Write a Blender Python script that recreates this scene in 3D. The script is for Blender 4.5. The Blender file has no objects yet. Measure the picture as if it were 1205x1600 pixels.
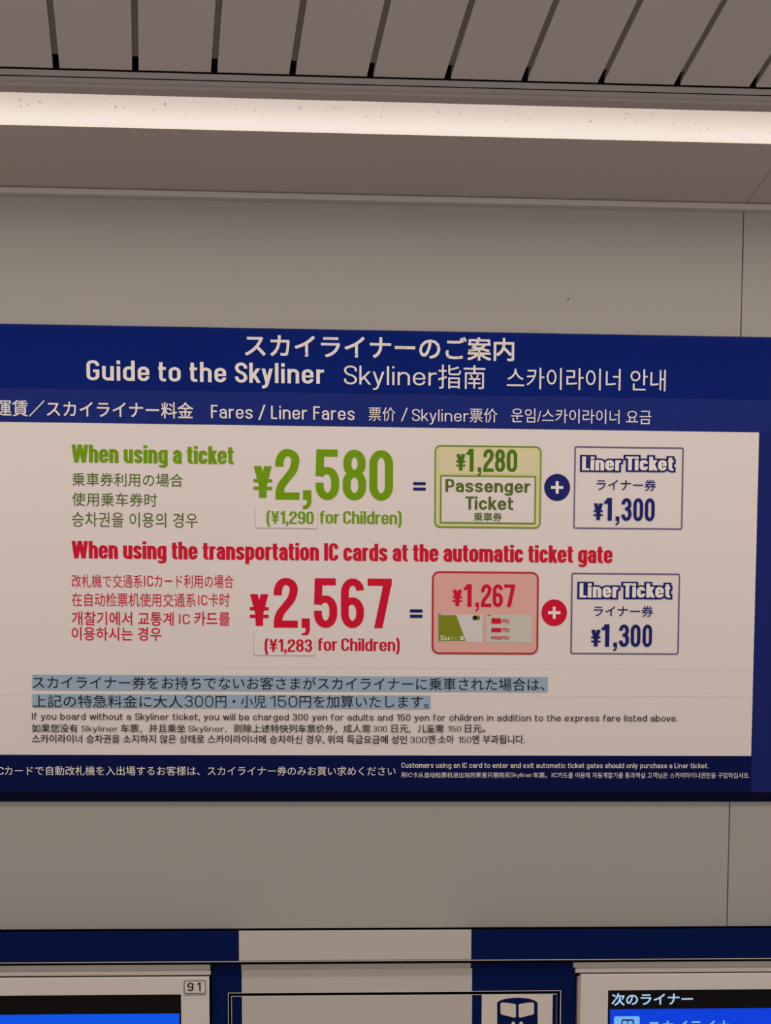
import bpy, math, random
from mathutils import Matrix, Vector

# ------------------------------------------------------------------ camera, world, lights, exposure
S = bpy.context.scene
COL = S.collection
MM = 0.0012                      # metres per photo pixel on the wall plane
F = 1900.0                       # focal length in pixels of the 1205 x 1600 frame
CX, CY = 316.849115, 1728.42738  # principal point: the photo is an off-centre crop (shifted lens)
YAW, PITCH, ROLL = -4.51720337e-02, -7.36927115e-02, 7.93597579e-03
CAM = Vector((0.0, -F * MM, 1.5))
ROT = (Matrix.Rotation(YAW, 3, 'Z') @ Matrix.Rotation(PITCH, 3, 'X') @ Matrix.Rotation(ROLL, 3, 'Y'))

cam_data = bpy.data.cameras.new('camera')
cam = bpy.data.objects.new('camera', cam_data)
COL.objects.link(cam)
ax, fw, up = ROT @ Vector((1, 0, 0)), ROT @ Vector((0, 1, 0)), ROT @ Vector((0, 0, 1))
m3 = Matrix((ax, up, -fw)).transposed()
cam.matrix_world = Matrix.Translation(CAM) @ m3.to_4x4()
cam_data.sensor_fit = 'HORIZONTAL'
cam_data.sensor_width = 36.0
cam_data.lens = 36.0 * F / 1205.0
cam_data.shift_x = (602.5 - CX) / 1205.0
cam_data.shift_y = (CY - 800.0) / 1205.0
cam_data.clip_start = 0.05
S.camera = cam

S.view_settings.view_transform = 'Standard'
S.view_settings.look = 'None'
S.view_settings.gamma = 1.0
S.view_settings.use_curve_mapping = False
S.view_settings.exposure = 0.0

w = bpy.data.worlds.new('hall_ambient')
S.world = w
w.use_nodes = True
w.node_tree.nodes['Background'].inputs[0].default_value = (1.0, 0.90, 0.82, 1)
w.node_tree.nodes['Background'].inputs[1].default_value = 1.0


def at(px, py, Y=0.0):
    """World point on the plane y = Y that the photo shows at pixel (px, py)."""
    d = ROT @ Vector(((px - CX) / F, 1.0, -(py - CY) / F))
    t = (Y - CAM.y) / d.y
    return CAM + d * t


def at_z(px, py, Z):
    d = ROT @ Vector(((px - CX) / F, 1.0, -(py - CY) / F))
    t = (Z - CAM.z) / d.z
    return CAM + d * t


LIGHT_COL = (1.0, 0.86, 0.765)
Z_SOF = at(602, 307, -0.01).z           # underside of the soffit
Y_SOF = at_z(602, 213.5, Z_SOF).y       # front edge of the soffit = wall side of the light
Y_DIF = at_z(602, 153.5, Z_SOF).y       # hall side of the diffuser
Y_TRIM = at_z(602, 124.0, Z_SOF).y      # where the slatted ceiling begins
XL, XR = -1.5, 2.6                      # how far the place is built to the left and right


def area(name, loc, sx, sy, power, col=LIGHT_COL):
    L = bpy.data.lights.new(name, 'AREA')
    L.shape = 'RECTANGLE'
    L.size, L.size_y = sx, sy
    L.energy = power
    L.color = col
    o = bpy.data.objects.new(name, L)
    o.location = loc
    COL.objects.link(o)
    return o


# tube of the ceiling strip over the sign, then two unseen lamps added as fill
area('strip_tube', ((XL + XR) / 2, (Y_SOF + Y_DIF) / 2, Z_SOF - 0.012), XR - XL - 0.1, abs(Y_DIF - Y_SOF) * 0.8, 1.5)
area('hall_fill', (0.4, -0.64, Z_SOF - 0.03), 5.0, 0.10, 18.5)
area('hall_fill', (0.4, -3.2, Z_SOF - 0.03), 6.0, 0.10, 7.0)


# ------------------------------------------------------------------ materials
def srgb(r, g, b):
    def f(c):
        c /= 255.0
        return c / 12.92 if c <= 0.04045 else ((c + 0.055) / 1.055) ** 2.4
    return (f(r), f(g), f(b), 1.0)


def mat(name, col, rough=0.5, spec=0.3, metal=0.0, mottle=0.0, mscale=6.0, bump=0.0):
    m = bpy.data.materials.new(name)
    m.use_nodes = True
    nt = m.node_tree
    b = nt.nodes['Principled BSDF']
    b.inputs['Base Color'].default_value = col
    b.inputs['Roughness'].default_value = rough
    b.inputs['Specular IOR Level'].default_value = spec
    b.inputs['Metallic'].default_value = metal
    if mottle or bump:
        tc = nt.nodes.new('ShaderNodeTexCoord')
        nz = nt.nodes.new('ShaderNodeTexNoise')
        nz.inputs['Scale'].default_value = mscale
        nz.inputs['Detail'].default_value = 5.0
        nt.links.new(tc.outputs['Object'], nz.inputs['Vector'])
        if mottle:
            mx = nt.nodes.new('ShaderNodeMix')
            mx.data_type = 'RGBA'
            mx.inputs['A'].default_value = tuple(c * (1 - mottle) for c in col[:3]) + (1,)
            mx.inputs['B'].default_value = tuple(min(1, c * (1 + mottle)) for c in col[:3]) + (1,)
            nt.links.new(nz.outputs['Fac'], mx.inputs['Factor'])
            nt.links.new(mx.outputs['Result'], b.inputs['Base Color'])
        if bump:
            bp = nt.nodes.new('ShaderNodeBump')
            bp.inputs['Strength'].default_value = bump
            bp.inputs['Distance'].default_value = 0.002
            nt.links.new(nz.outputs['Fac'], bp.inputs['Height'])
            nt.links.new(bp.outputs['Normal'], b.inputs['Normal'])
    return m


def glow(name, col, strength, spec=0.0):
    m = bpy.data.materials.new(name)
    m.use_nodes = True
    b = m.node_tree.nodes['Principled BSDF']
    b.inputs['Base Color'].default_value = (0.01, 0.01, 0.012, 1)
    b.inputs['Roughness'].default_value = 0.25
    b.inputs['Specular IOR Level'].default_value = spec
    b.inputs['Emission Color'].default_value = col
    b.inputs['Emission Strength'].default_value = strength
    return m


WALL = mat('painted_wall', (0.362, 0.35, 0.333, 1), 0.55, 0.25, mottle=0.03, mscale=2.5, bump=0.03)
CEIL = mat('painted_slat', (0.56, 0.53, 0.495, 1), 0.5, 0.3, mottle=0.04, mscale=3.0)
CARR = mat('carrier_grey', (0.25, 0.225, 0.205, 1), 0.6, 0.2)
SOFFIT = mat('painted_soffit', (0.50, 0.455, 0.425, 1), 0.55, 0.25, mottle=0.03, mscale=3.0)
TRIMM = mat('painted_trim', (0.50, 0.48, 0.455, 1), 0.45, 0.3)
LIP = mat('light_lip', (0.42, 0.37, 0.345, 1), 0.5, 0.3)
SCUFF = mat('scuff', (0.10, 0.085, 0.075, 1), 0.8, 0.05)
VOID = mat('dark_void', (0.006, 0.005, 0.005, 1), 0.9, 0.0)
FLOOR = mat('floor_tile', (0.34, 0.31, 0.29, 1), 0.45, 0.3, mottle=0.08, mscale=1.5)
PANEL = mat('cream_metal', (0.53, 0.49, 0.46, 1), 0.45, 0.3, mottle=0.015, mscale=5.0)
MACH = mat('machine_face', (0.66, 0.62, 0.59, 1), 0.45, 0.3)
BLUE = mat('blue_film', (0.0012, 0.009, 0.078, 1), 0.4, 0.03, mottle=0.03, mscale=3.0)
TITLEB = mat('title_blue', (0.0035, 0.016, 0.165, 1), 0.5, 0.02, mottle=0.04, mscale=3.0)
BANDB = mat('band_blue', (0.013, 0.026, 0.185, 1), 0.5, 0.02, mottle=0.04, mscale=3.0)
FOOTB = mat('foot_blue', (0.0042, 0.0085, 0.066, 1), 0.5, 0.02, mottle=0.05, mscale=3.0)
FRAMEB = mat('frame_blue', (0.012, 0.021, 0.145, 1), 0.5, 0.02)
RAIL = mat('rail_shade_navy', (0.008, 0.008, 0.035, 1), 0.5, 0.02)  # navy darkened to paint in the shade of the downward slope
WHITE = mat('sign_white', (0.715, 0.67, 0.665, 1), 0.5, 0.25, mottle=0.01, mscale=3.0)
PATCH = mat('patch_white', (0.725, 0.68, 0.675, 1), 0.5, 0.25)
EDGE = mat('sheet_edge', (0.82, 0.77, 0.73, 1), 0.5, 0.25)
PSHADE = mat('patch_edge_shade', (0.50, 0.44, 0.42, 1), 0.6, 0.1)
INKW = mat('ink_white', (0.80, 0.755, 0.725, 1), 0.5, 0.06)
INKG = mat('ink_green', (0.160, 0.330, 0.003, 1), 0.5, 0.06)
INKGD = mat('ink_dark_green', (0.070, 0.180, 0.008, 1), 0.5, 0.06)
INKOL = mat('ink_olive', (0.090, 0.140, 0.020, 1), 0.5, 0.06)
INKR = mat('ink_red', (0.600, 0.007, 0.035, 1), 0.5, 0.06)
INKN = mat('ink_navy', (0.012, 0.016, 0.150, 1), 0.5, 0.06)
INKK = mat('ink_black', (0.020, 0.018, 0.020, 1), 0.5, 0.06)
LINEP = mat('line_purple', (0.150, 0.115, 0.235, 1), 0.5, 0.2)
LINEG = mat('line_green', (0.180, 0.250, 0.035, 1), 0.5, 0.2)
LINER = mat('line_red', (0.480, 0.020, 0.040, 1), 0.5, 0.2)
FILLG = mat('fill_green', (0.620, 0.640, 0.310, 1), 0.5, 0.2)
FILLG2 = mat('fill_green_pale', (0.670, 0.620, 0.400, 1), 0.5, 0.2)
FILLR = mat('fill_pink', (0.690, 0.395, 0.360, 1), 0.5, 0.2)
HILITE = mat('highlight_blue', (0.300, 0.420, 0.560, 1), 0.5, 0.2)
CARDW = mat('card_white', (0.62, 0.60, 0.60, 1), 0.4, 0.3)
CARDG = mat('card_grey', (0.55, 0.54, 0.48, 1), 0.4, 0.3)
CARDGR = mat('card_green', (0.190, 0.230, 0.002, 1), 0.4, 0.3)
PALEG = mat('pale_green', (0.62, 0.68, 0.42, 1), 0.4, 0.3)
MIDG = mat('mid_green', (0.34, 0.42, 0.10, 1), 0.4, 0.3)
PLATE = mat('number_plate', (0.68, 0.62, 0.56, 1), 0.45, 0.3)
GLASS = mat('screen_black', (0.004, 0.003, 0.003, 1), 0.12, 0.05)
EDGEM = mat('bright_edge', (0.62, 0.58, 0.56, 1), 0.35, 0.5)
SCRL = glow('screen_blue', srgb(0, 84, 232), 0.95)
SCRR = glow('screen_deep_blue', srgb(0, 62, 222), 0.95)
SCRT = glow('screen_white', srgb(176, 214, 250), 0.9)
SCRC = glow('screen_cyan', srgb(120, 186, 250), 0.9)
SCRN = glow('screen_icon_navy', srgb(20, 62, 120), 0.7)

# diffuser of the strip light: brighter over the tube (wall side), dirt and insects lying in the far half
DIFF = bpy.data.materials.new('diffuser')
DIFF.use_nodes = True
nt = DIFF.node_tree
b = nt.nodes['Principled BSDF']
b.inputs['Base Color'].default_value = (0.02, 0.02, 0.02, 1)
b.inputs['Specular IOR Level'].default_value = 0.0
tc = nt.nodes.new('ShaderNodeTexCoord')
sp = nt.nodes.new('ShaderNodeSeparateXYZ')
nt.links.new(tc.outputs['Object'], sp.inputs[0])
mr = nt.nodes.new('ShaderNodeMapRange')
mr.inputs['From Min'].default_value = Y_DIF
mr.inputs['From Max'].default_value = Y_SOF
nt.links.new(sp.outputs['Y'], mr.inputs['Value'])
rp = nt.nodes.new('ShaderNodeValToRGB')
e = rp.color_ramp.elements
e[0].position, e[0].color = 0.0, srgb(205, 188, 178)
e[1].position, e[1].color = 1.0, srgb(250, 230, 208)
for pos, c in ((0.22, srgb(216, 199, 186)), (0.5, srgb(238, 222, 207)), (0.75, srgb(246, 232, 221)), (0.93, srgb(245, 229, 215))):
    x = e.new(pos)
    x.color = c
nt.links.new(mr.outputs['Result'], rp.inputs['Fac'])
mp = nt.nodes.new('ShaderNodeMapping')
mp.inputs['Scale'].default_value = (1.0, 0.7, 1.0)
nt.links.new(tc.outputs['Object'], mp.inputs['Vector'])
vo = nt.nodes.new('ShaderNodeTexVoronoi')
vo.inputs['Scale'].default_value = 165.0
wob = nt.nodes.new('ShaderNodeTexNoise')
wob.inputs['Scale'].default_value = 420.0
nt.links.new(tc.outputs['Object'], wob.inputs['Vector'])
wadd = nt.nodes.new('ShaderNodeVectorMath')
wadd.operation = 'MULTIPLY_ADD'
wadd.inputs[1].default_value = (0.006, 0.006, 0.006)
nt.links.new(wob.outputs['Color'], wadd.inputs[0])
nt.links.new(mp.outputs['Vector'], wadd.inputs[2])
nt.links.new(wadd.outputs[0], vo.inputs['Vector'])
sc = nt.nodes.new('ShaderNodeSeparateColor')
nt.links.new(vo.outputs['Color'], sc.inputs['Color'])
size = nt.nodes.new('ShaderNodeMath')           # speck radius: most cells hold none
size.operation = 'MULTIPLY_ADD'
size.inputs[1].default_value = 0.9
size.inputs[2].default_value = -0.60
nt.links.new(sc.outputs['Red'], size.inputs[0])
cl = nt.nodes.new('ShaderNodeTexNoise')
cl.inputs['Scale'].default_value = 6.0
nt.links.new(tc.outputs['Object'], cl.inputs['Vector'])
sub = nt.nodes.new('ShaderNodeMath')
sub.operation = 'LESS_THAN'
nt.links.new(vo.outputs['Distance'], sub.inputs[0])
nt.links.new(size.outputs[0], sub.inputs[1])
bandm = nt.nodes.new('ShaderNodeValToRGB')
be = bandm.color_ramp.elements
be[0].position, be[0].color = 0.08, (0, 0, 0, 1)
be[1].position, be[1].color = 0.70, (0, 0, 0, 1)
for pos in (0.18, 0.50):
    x = be.new(pos)
    x.color = (1, 1, 1, 1)
nt.links.new(mr.outputs['Result'], bandm.inputs['Fac'])
mu = nt.nodes.new('ShaderNodeMath')
mu.operation = 'MULTIPLY'
nt.links.new(sub.outputs[0], mu.inputs[0])
nt.links.new(bandm.outputs['Color'], mu.inputs[1])
mu2 = nt.nodes.new('ShaderNodeMath')
mu2.operation = 'MULTIPLY'
nt.links.new(mu.outputs[0], mu2.inputs[0])
nt.links.new(cl.outputs['Fac'], mu2.inputs[1])
mx = nt.nodes.new('ShaderNodeMix')
mx.data_type = 'RGBA'
mx.inputs['B'].default_value = srgb(110, 92, 80)
nt.links.new(mu2.outputs[0], mx.inputs['Factor'])
nt.links.new(rp.outputs['Color'], mx.inputs['A'])
nt.links.new(mx.outputs['Result'], b.inputs['Emission Color'])
b.inputs['Emission Strength'].default_value = 1.0


# ------------------------------------------------------------------ mesh helpers
class MB:
    """Collects shapes for one mesh object."""
    def __init__(self):
        self.v, self.f, self.m = [], [], []

    def poly(self, pts, mi=0):
        n = len(self.v)
        self.v += [tuple(p) for p in pts]
        self.f.append(tuple(range(n, n + len(pts))))
        self.m.append(mi)

    def box(self, x0, x1, y0, y1, z0, z1, mi=0, bev=0.0):
        """y0 is the face nearer the camera; bev chamfers the front edges."""
        if bev:
            b_ = min(bev, (x1 - x0) / 3, (z1 - z0) / 3)
            f = [(x0 + b_, y0, z0 + b_), (x1 - b_, y0, z0 + b_), (x1 - b_, y0, z1 - b_), (x0 + b_, y0, z1 - b_)]
            g = [(x0, y0 + b_, z0), (x1, y0 + b_, z0), (x1, y0 + b_, z1), (x0, y0 + b_, z1)]
            self.poly(f, mi)
            for i in range(4):
                j = (i + 1) % 4
                self.poly([g[i], g[j], f[j], f[i]], mi)
        else:
            g = [(x0, y0, z0), (x1, y0, z0), (x1, y0, z1), (x0, y0, z1)]
            self.poly(g, mi)
        k = [(x0, y1, z0), (x1, y1, z0), (x1, y1, z1), (x0, y1, z1)]
        for i in range(4):
            j = (i + 1) % 4
            self.poly([k[i], k[j], g[j], g[i]], mi)
        self.poly(k[::-1], mi)

    def build(self, name, mats, parent=None):
        me = bpy.data.meshes.new(name)
        me.from_pydata(self.v, [], self.f)
        for mm in (mats if isinstance(mats, (list, tuple)) else [mats]):
            me.materials.append(mm)
        for p, mi in zip(me.polygons, self.m):
            p.material_index = mi
        me.update()
        o = bpy.data.objects.new(name, me)
        COL.objects.link(o)
        if parent is not None:
            o.parent = parent
            if parent.type == 'EMPTY':
                o.matrix_parent_inverse = Matrix.Translation(parent.location).inverted()
            else:
                o.matrix_parent_inverse = Matrix.Identity(4)
                if parent.parent is not None and parent.parent.type == 'EMPTY':
                    o.matrix_parent_inverse = Matrix.Identity(4)
        return o


def empty(name, loc):
    o = bpy.data.objects.new(name, None)
    o.empty_display_size = 0.05
    o.location = loc
    COL.objects.link(o)
    return o


def tag(o, label=None, cat=None, group=None, kind=None):
    for k, v in (('label', label), ('category', cat), ('group', group), ('kind', kind)):
        if v:
            o[k] = v
    return o


def structure(o, label=None, cat=None):
    return tag(o, label, cat, None, 'structure')


# ------------------------------------------------------------------ lettering
# A stroke alphabet: each glyph is a set of centre lines swept by an elliptical pen
# (vstem wide, hbar high), so one alphabet serves the condensed heavy and the rounded-square lettering.
class Style:
    def __init__(s, tv, th, wf=1.0, xh=0.74, sb=0.045, sp=0.22, ry=0.2, grow=0.0, des=-0.24):
        s.tv, s.th, s.wf, s.x, s.sb, s.sp, s.ry, s.g, s.d = tv, th, wf, xh, sb, sp, ry, grow, des


WIDTH = dict(a=.44, b=.46, c=.44, d=.46, e=.46, f=.29, g=.46, h=.46, k=.48, m=.72, n=.46, o=.47, p=.46, r=.31,
             s=.43, t=.30, u=.46, v=.45, w=.68, x=.46, y=.46, W=.80, L=.38, T=.46, C=.48, G=.50, S=.49, F=.40, P=.47, O=.50, M=.72, A=.48)


def glyph(ch, st):
    """-> ink width, [(points, closed, clip_low, clip_high, thickness factor)], [convex polygons]"""
    v, h, X, D = st.tv / 2, st.th / 2, st.x, st.d
    if ch in 'il I|':
        w_ = st.tv
    elif ch in '023456789':
        w_ = .46 * st.wf
    elif ch == '1':
        w_ = max(.29 * st.wf, st.tv * 1.7)
    elif ch == '\u00a5':
        w_ = .50 * st.wf
    elif ch in ',.':
        w_ = st.tv * 1.02
    elif ch in '()':
        w_ = max(.22 * st.wf, st.tv * 1.5)
    elif ch == '/':
        w_ = .36 * st.wf
    else:
        w_ = WIDTH[ch] * st.wf
    r, l = w_ - v, v
    R = (w_ / 2 - v, st.ry)
    RX = (w_ / 2 - v, min(st.ry, X * .42))
    P, Q = [], []

    def p(pts, closed=False, lo=None, hi=None, k=1.0):
        P.append((pts, closed, lo, hi, k))

    def ring(y0, y1, rr, x0=None, x1=None):
        x0 = l if x0 is None else x0
        x1 = r if x1 is None else x1
        p([(x0, y0, rr), (x1, y0, rr), (x1, y1, rr), (x0, y1, rr)], True)

    if ch == '0':
        ring(h, 1 - h, R)
    elif ch == '8':
        ins = w_ * .03
        rr = (w_ / 2 - v, st.ry * .92)
        ring(h, .53, rr)
        ring(.53, 1 - h, (w_ / 2 - v - ins, st.ry * .85), l + ins, r - ins)
    elif ch == '6':
        m = .62
        p([(r, .76), (r, 1 - h, R), (l, 1 - h, R), (l, h, R), (r, h, R), (r, m - h, R), (l, m - h, R), (l, m - .2)])
    elif ch == '9':
        m = .38
        p([(l, .24), (l, h, R), (r, h, R), (r, 1 - h, R), (l, 1 - h, R), (l, m + h, R), (r, m + h, R), (r, m + .2)])
    elif ch == '5':
        p([(w_ * .94, 1 - h), (l + .03 * w_, 1 - h), (l, .47)])
        p([(l, .47), (l, .655 - h, R), (r, .655 - h, R), (r, h, R), (l, h, R), (l, .345)])
    elif ch == '2':
        p([(l, .65), (l, 1 - h, R), (r, 1 - h, R), (r, .63, (.09, .17)), (l, .24, (.08, .14)), (l, 0)])
        p([(0, h), (w_, h)])
    elif ch == '3':
        p([(l, .72), (l, 1 - h, R), (r - .01, 1 - h, R), (r - .01, .53, R), (w_ * .36, .53)])
        p([(w_ * .36, .53), (r, .53, R), (r, h, R), (l, h, R), (l, .28)])
    elif ch == '7':
        p([(0, 1 - h), (w_, 1 - h)])
        p([(w_ - v * 1.02, 1.0 - h), (w_ - v * 1.15, .86), (w_ * .40, -.1)], lo=0, hi=1)
    elif ch == '1':
        p([(r, 0), (r, 1)])
        p([(0, .80), (w_ * .42, .80, (.1, .07)), (w_ - v * 1.3, 1.05)], hi=1, k=.95)
    elif ch == '\u00a5':
        c = w_ / 2
        p([(v * .95, 1.06), (c, .36)], lo=0, hi=1)
        p([(w_ - v * .95, 1.06), (c, .36)], lo=0, hi=1)
        p([(c, .52), (c, 0)])
        p([(0, .54), (w_, .54)], k=.70)
        p([(0, .30), (w_, .30)], k=.70)
        
    elif ch == ',':
        a = w_
        Q.append([(0, 0), (a, 0), (a, .19), (0, .19)])
        Q.append([(.5 * a, 0), (a, 0), (a, -.06), (.82 * a, -.13), (.45 * a, -.09)])
        Q.append([(.45 * a, -.09), (.82 * a, -.13), (.45 * a, -.185), (0, -.195), (0, -.12)])
    elif ch == '.':
        Q.append([(0, 0), (w_, 0), (w_, st.th * 1.1), (0, st.th * 1.1)])
    elif ch in '()':
        x0, x1 = (v, w_ - v * .6) if ch == '(' else (w_ - v, v * .6)
        p([(x1, 1.06), (x0, .86, (.2, .22)), (x0, -.04, (.2, .22)), (x1, -.24)])
    elif ch == '/':
        p([(-.02, -.2), (w_ + .02, 1.15)], lo=-.08, hi=1.06)
    elif ch == 'n':
        p([(l, 0), (l, X)])
        p([(l, X * .5), (l, X - h, RX), (r, X - h, RX), (r, 0)])
    elif ch == 'h':
        p([(l, 0), (l, 1)])
        p([(l, X * .5), (l, X - h, RX), (r, X - h, RX), (r, 0)])
    elif ch == 'm':
        c = w_ / 2
        rm = ((c - l) / 2, RX[1])
        p([(l, 0), (l, X)])
        p([(l, X * .5), (l, X - h, rm), (c, X - h, rm), (c, 0)])
        p([(c, X * .5), (c, X - h, rm), (r, X - h, rm), (r, 0)])
    elif ch == 'u':
        p([(r, 0), (r, X)])
        p([(l, X), (l, h, RX), (r, h, RX), (r, X * .5)])
    elif ch == 'r':
        p([(l, 0), (l, X)])
        p([(l, X * .45), (l, X - h * 1.1, (w_ * .6, RX[1])), (w_, X - h * 1.1)])
    elif ch == 'o':
        ring(h, X - h, RX)
    elif ch == 'c':
        p([(r, X * .64), (r, X - h, RX), (l, X - h, RX), (l, h, RX), (r, h, RX), (r, X * .36)])
    elif ch == 'e':
        p([(r, X * .46), (r, X - h, RX), (l, X - h, RX), (l, h, RX), (r, h, RX), (r, X * .33)])
        p([(l, X * .5), (w_, X * .5)], k=.8)
    elif ch == 'a':
        ra = (w_ / 2 - v, X * .2)
        p([(l, X * .68), (l, X - h, RX), (r, X - h, RX), (r, 0)])
        p([(r, X * .59), (l, X * .57, ra), (l, h, ra), (r, h, ra), (r, X * .3)], k=.95)
    elif ch in 'sS':
        T = X if ch == 's' else 1.0
        rs = (w_ / 2 - v, T * .19)
        p([(r, T * .70), (r, T - h, rs), (l, T - h, rs), (l, T * .56, rs), (r, T * .44, rs), (r, h, rs), (l, h, rs), (l, T * .30)])
    elif ch == 'd':
        p([(r, 0), (r, 1)])
        ring(h, X - h, RX)
    elif ch == 'b':
        p([(l, 0), (l, 1)])
        ring(h, X - h, RX)
    elif ch == 'p':
        p([(l, D), (l, X)])
        ring(h, X - h, RX)
    elif ch == 'g':
        p([(r, X), (r, D + h, (w_ / 2 - v, .14)), (l, D + h, (w_ / 2 - v, .14)), (l, D + st.th * 1.2)])
        ring(h, X - h, RX)
    elif ch == 'i':
        p([(l, 0), (l, X)])
        p([(l, max(X + .06, 1 - st.th * 1.25)), (l, 1)])
    elif ch in 'lI':
        p([(l, 0), (l, 1)])
    elif ch == 'k':
        p([(l, 0), (l, 1)])
        p([(w_ - v * 1.1, X + .08), (l, X * .28)], lo=0, hi=X)
        p([(l + .25 * (w_ - l), X * .62), (w_ - v * .9, -.08)], lo=0, hi=X)
    elif ch == 't':
        c = v + w_ * .12
        p([(c, .95), (c, h, (w_ * .35, .12)), (w_, h)])
        p([(0, X - h), (w_, X - h)], k=.95)
    elif ch == 'f':
        c = v + w_ * .14
        p([(c, 0), (c, 1 - h, (w_ * .35, .14)), (w_, 1 - h)])
        p([(0, X - h), (w_, X - h)], k=.95)
    elif ch == 'y':
        p([(v * .95, X + .05), (w_ / 2, v * .2)], lo=D, hi=X)
        p([(w_ - v * .95, X + .05), (w_ / 2, .0), (w_ * .36, D + h, (.1, .08)), (w_ * .05, D + h)], lo=D, hi=X)
    elif ch == 'v':
        p([(v * .9, X + .05), (w_ / 2, -.02)], lo=0, hi=X)
        p([(w_ - v * .9, X + .05), (w_ / 2, -.02)], lo=0, hi=X)
    elif ch in 'wW':
        T = X if ch == 'w' else 1.0
        q = [v * .85, w_ * .27, w_ * .5, w_ * .73, w_ - v * .85]
        for i in range(4):
            y0, y1 = ((T + .03), -.03) if i % 2 == 0 else (-.03, T + .03)
            p([(q[i], y0), (q[i + 1], y1)], lo=0, hi=T)
    elif ch == 'x':
        p([(v * .9, X + .05), (w_ - v * .9, -.05)], lo=0, hi=X)
        p([(w_ - v * .9, X + .05), (v * .9, -.05)], lo=0, hi=X)
    elif ch == 'L':
        p([(l, 1), (l, h), (w_, h)])
    elif ch == 'T':
        p([(0, 1 - h), (w_, 1 - h)])
        p([(w_ / 2, 1), (w_ / 2, 0)])
    elif ch == 'F':
        p([(l, 0), (l, 1 - h), (w_, 1 - h)])
        p([(l, .52), (w_ * .9, .52)])
    elif ch == 'O':
        ring(h, 1 - h, R)
    elif ch == 'M':
        p([(l, 0), (l, 1 - h, (.2, .2)), (w_ / 2, 1 - h, (.12, .2)), (w_ / 2, .25)])
        p([(w_ / 2, .25), (w_ / 2, 1 - h, (.12, .2)), (r, 1 - h, (.2, .2)), (r, 0)])
    elif ch == 'A':
        p([(l, 0), (l, 1 - h, R), (r, 1 - h, R), (r, 0)])
        p([(l, .42), (r, .42)])
    elif ch == 'P':
        p([(l, 0), (l, 1)])
        p([(l, 1 - h), (r, 1 - h, (.2, .2)), (r, .42, (.2, .2)), (l, .42)])
    elif ch == 'C':
        p([(r, .68), (r, 1 - h, R), (l, 1 - h, R), (l, h, R), (r, h, R), (r, .32)])
    elif ch == 'G':
        p([(r, .72), (r, 1 - h, R), (l, 1 - h, R), (l, h, R), (r, h, R), (r, .47), (w_ * .52, .47)])
    return w_, P, Q


def round_path(pts, closed, seg=7):
    n = len(pts)
    out = []
    for i, q in enumerate(pts):
        x, y = q[0], q[1]
        rr = q[2] if len(q) > 2 else None
        if rr is None or (not closed and i in (0, n - 1)):
            out.append((x, y))
            continue
        a, c = pts[i - 1], pts[(i + 1) % n]
        def leg(o):
            dx, dy = o[0] - x, o[1] - y
            L = math.hypot(dx, dy)
            if L < 1e-9:
                return (x, y)
            ux, uy = dx / L, dy / L
            want = 1.0 / math.sqrt((ux / max(rr[0], 1e-6)) ** 2 + (uy / max(rr[1], 1e-6)) ** 2)
            lim = L * (.5 if len(o) > 2 else 1.0)
            k = min(want, lim)
            return (x + ux * k, y + uy * k)
        s_, e_ = leg(a), leg(c)
        for k in range(seg + 1):
            t = k / seg * math.pi / 2
            # quarter superellipse-like arc from s_ to e_ around the corner
            cs, sn = math.cos(t), math.sin(t)
            ox, oy = s_[0] + e_[0] - x, s_[1] + e_[1] - y
            out.append((ox + (x - e_[0] if False else (s_[0] - ox)) * cs + (e_[0] - ox) * sn,
                        oy + (s_[1] - oy) * cs + (e_[1] - oy) * sn))
    clean = [out[0]]
    for q in out[1:]:
        if math.hypot(q[0] - clean[-1][0], q[1] - clean[-1][1]) > 1e-5:
            clean.append(q)
    if closed and math.hypot(clean[0][0] - clean[-1][0], clean[0][1] - clean[-1][1]) < 1e-5:
        clean.pop()
    return clean


def clip_y(poly, y, keep_above):
    out = []
    n = len(poly)
    for i in range(n):
        a, c = poly[i], poly[(i + 1) % n]
        ia = (a[1] >= y) == keep_above or a[1] == y
        ic = (c[1] >= y) == keep_above or c[1] == y
        if ia:
            out.append(a)
        if ia != ic:
            t = (y - a[1]) / (c[1] - a[1])
            out.append((a[0] + (c[0] - a[0]) * t, y))
    return out


def sweep(pts, closed, tv, th, g):
    """Stroke outline quads of a centre line, with mitred joins."""
    a, c = tv / 2 + g, th / 2 + g
    q = [(x / a, y / c) for x, y in pts]
    n = len(q)
    if not closed and g > 0:
        for i, j in ((0, 1), (n - 1, n - 2)):
            dx, dy = pts[i][0] - pts[j][0], pts[i][1] - pts[j][1]
            L = math.hypot(dx, dy) or 1
            q[i] = ((pts[i][0] + dx / L * g) / a, (pts[i][1] + dy / L * g) / c)
    L_, R_ = [], []
    for i in range(n):
        def nrm(u, w2):
            dx, dy = w2[0] - u[0], w2[1] - u[1]
            d = math.hypot(dx, dy) or 1
            return (-dy / d, dx / d)
        if closed or 0 < i < n - 1:
            n1, n2 = nrm(q[i - 1], q[i]), nrm(q[i], q[(i + 1) % n])
            mx_, my = n1[0] + n2[0], n1[1] + n2[1]
            k = mx_ * mx_ + my * my
            if k < .25:
                k = .25
            o = (2 * mx_ / k, 2 * my / k)
        elif i == 0:
            o = nrm(q[0], q[1])
        else:
            o = nrm(q[n - 2], q[n - 1])
        L_.append(((q[i][0] + o[0]) * a, (q[i][1] + o[1]) * c))
        R_.append(((q[i][0] - o[0]) * a, (q[i][1] - o[1]) * c))
    return [[R_[i], R_[(i + 1) % n], L_[(i + 1) % n], L_[i]] for i in range(n if closed else n - 1)]


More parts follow.
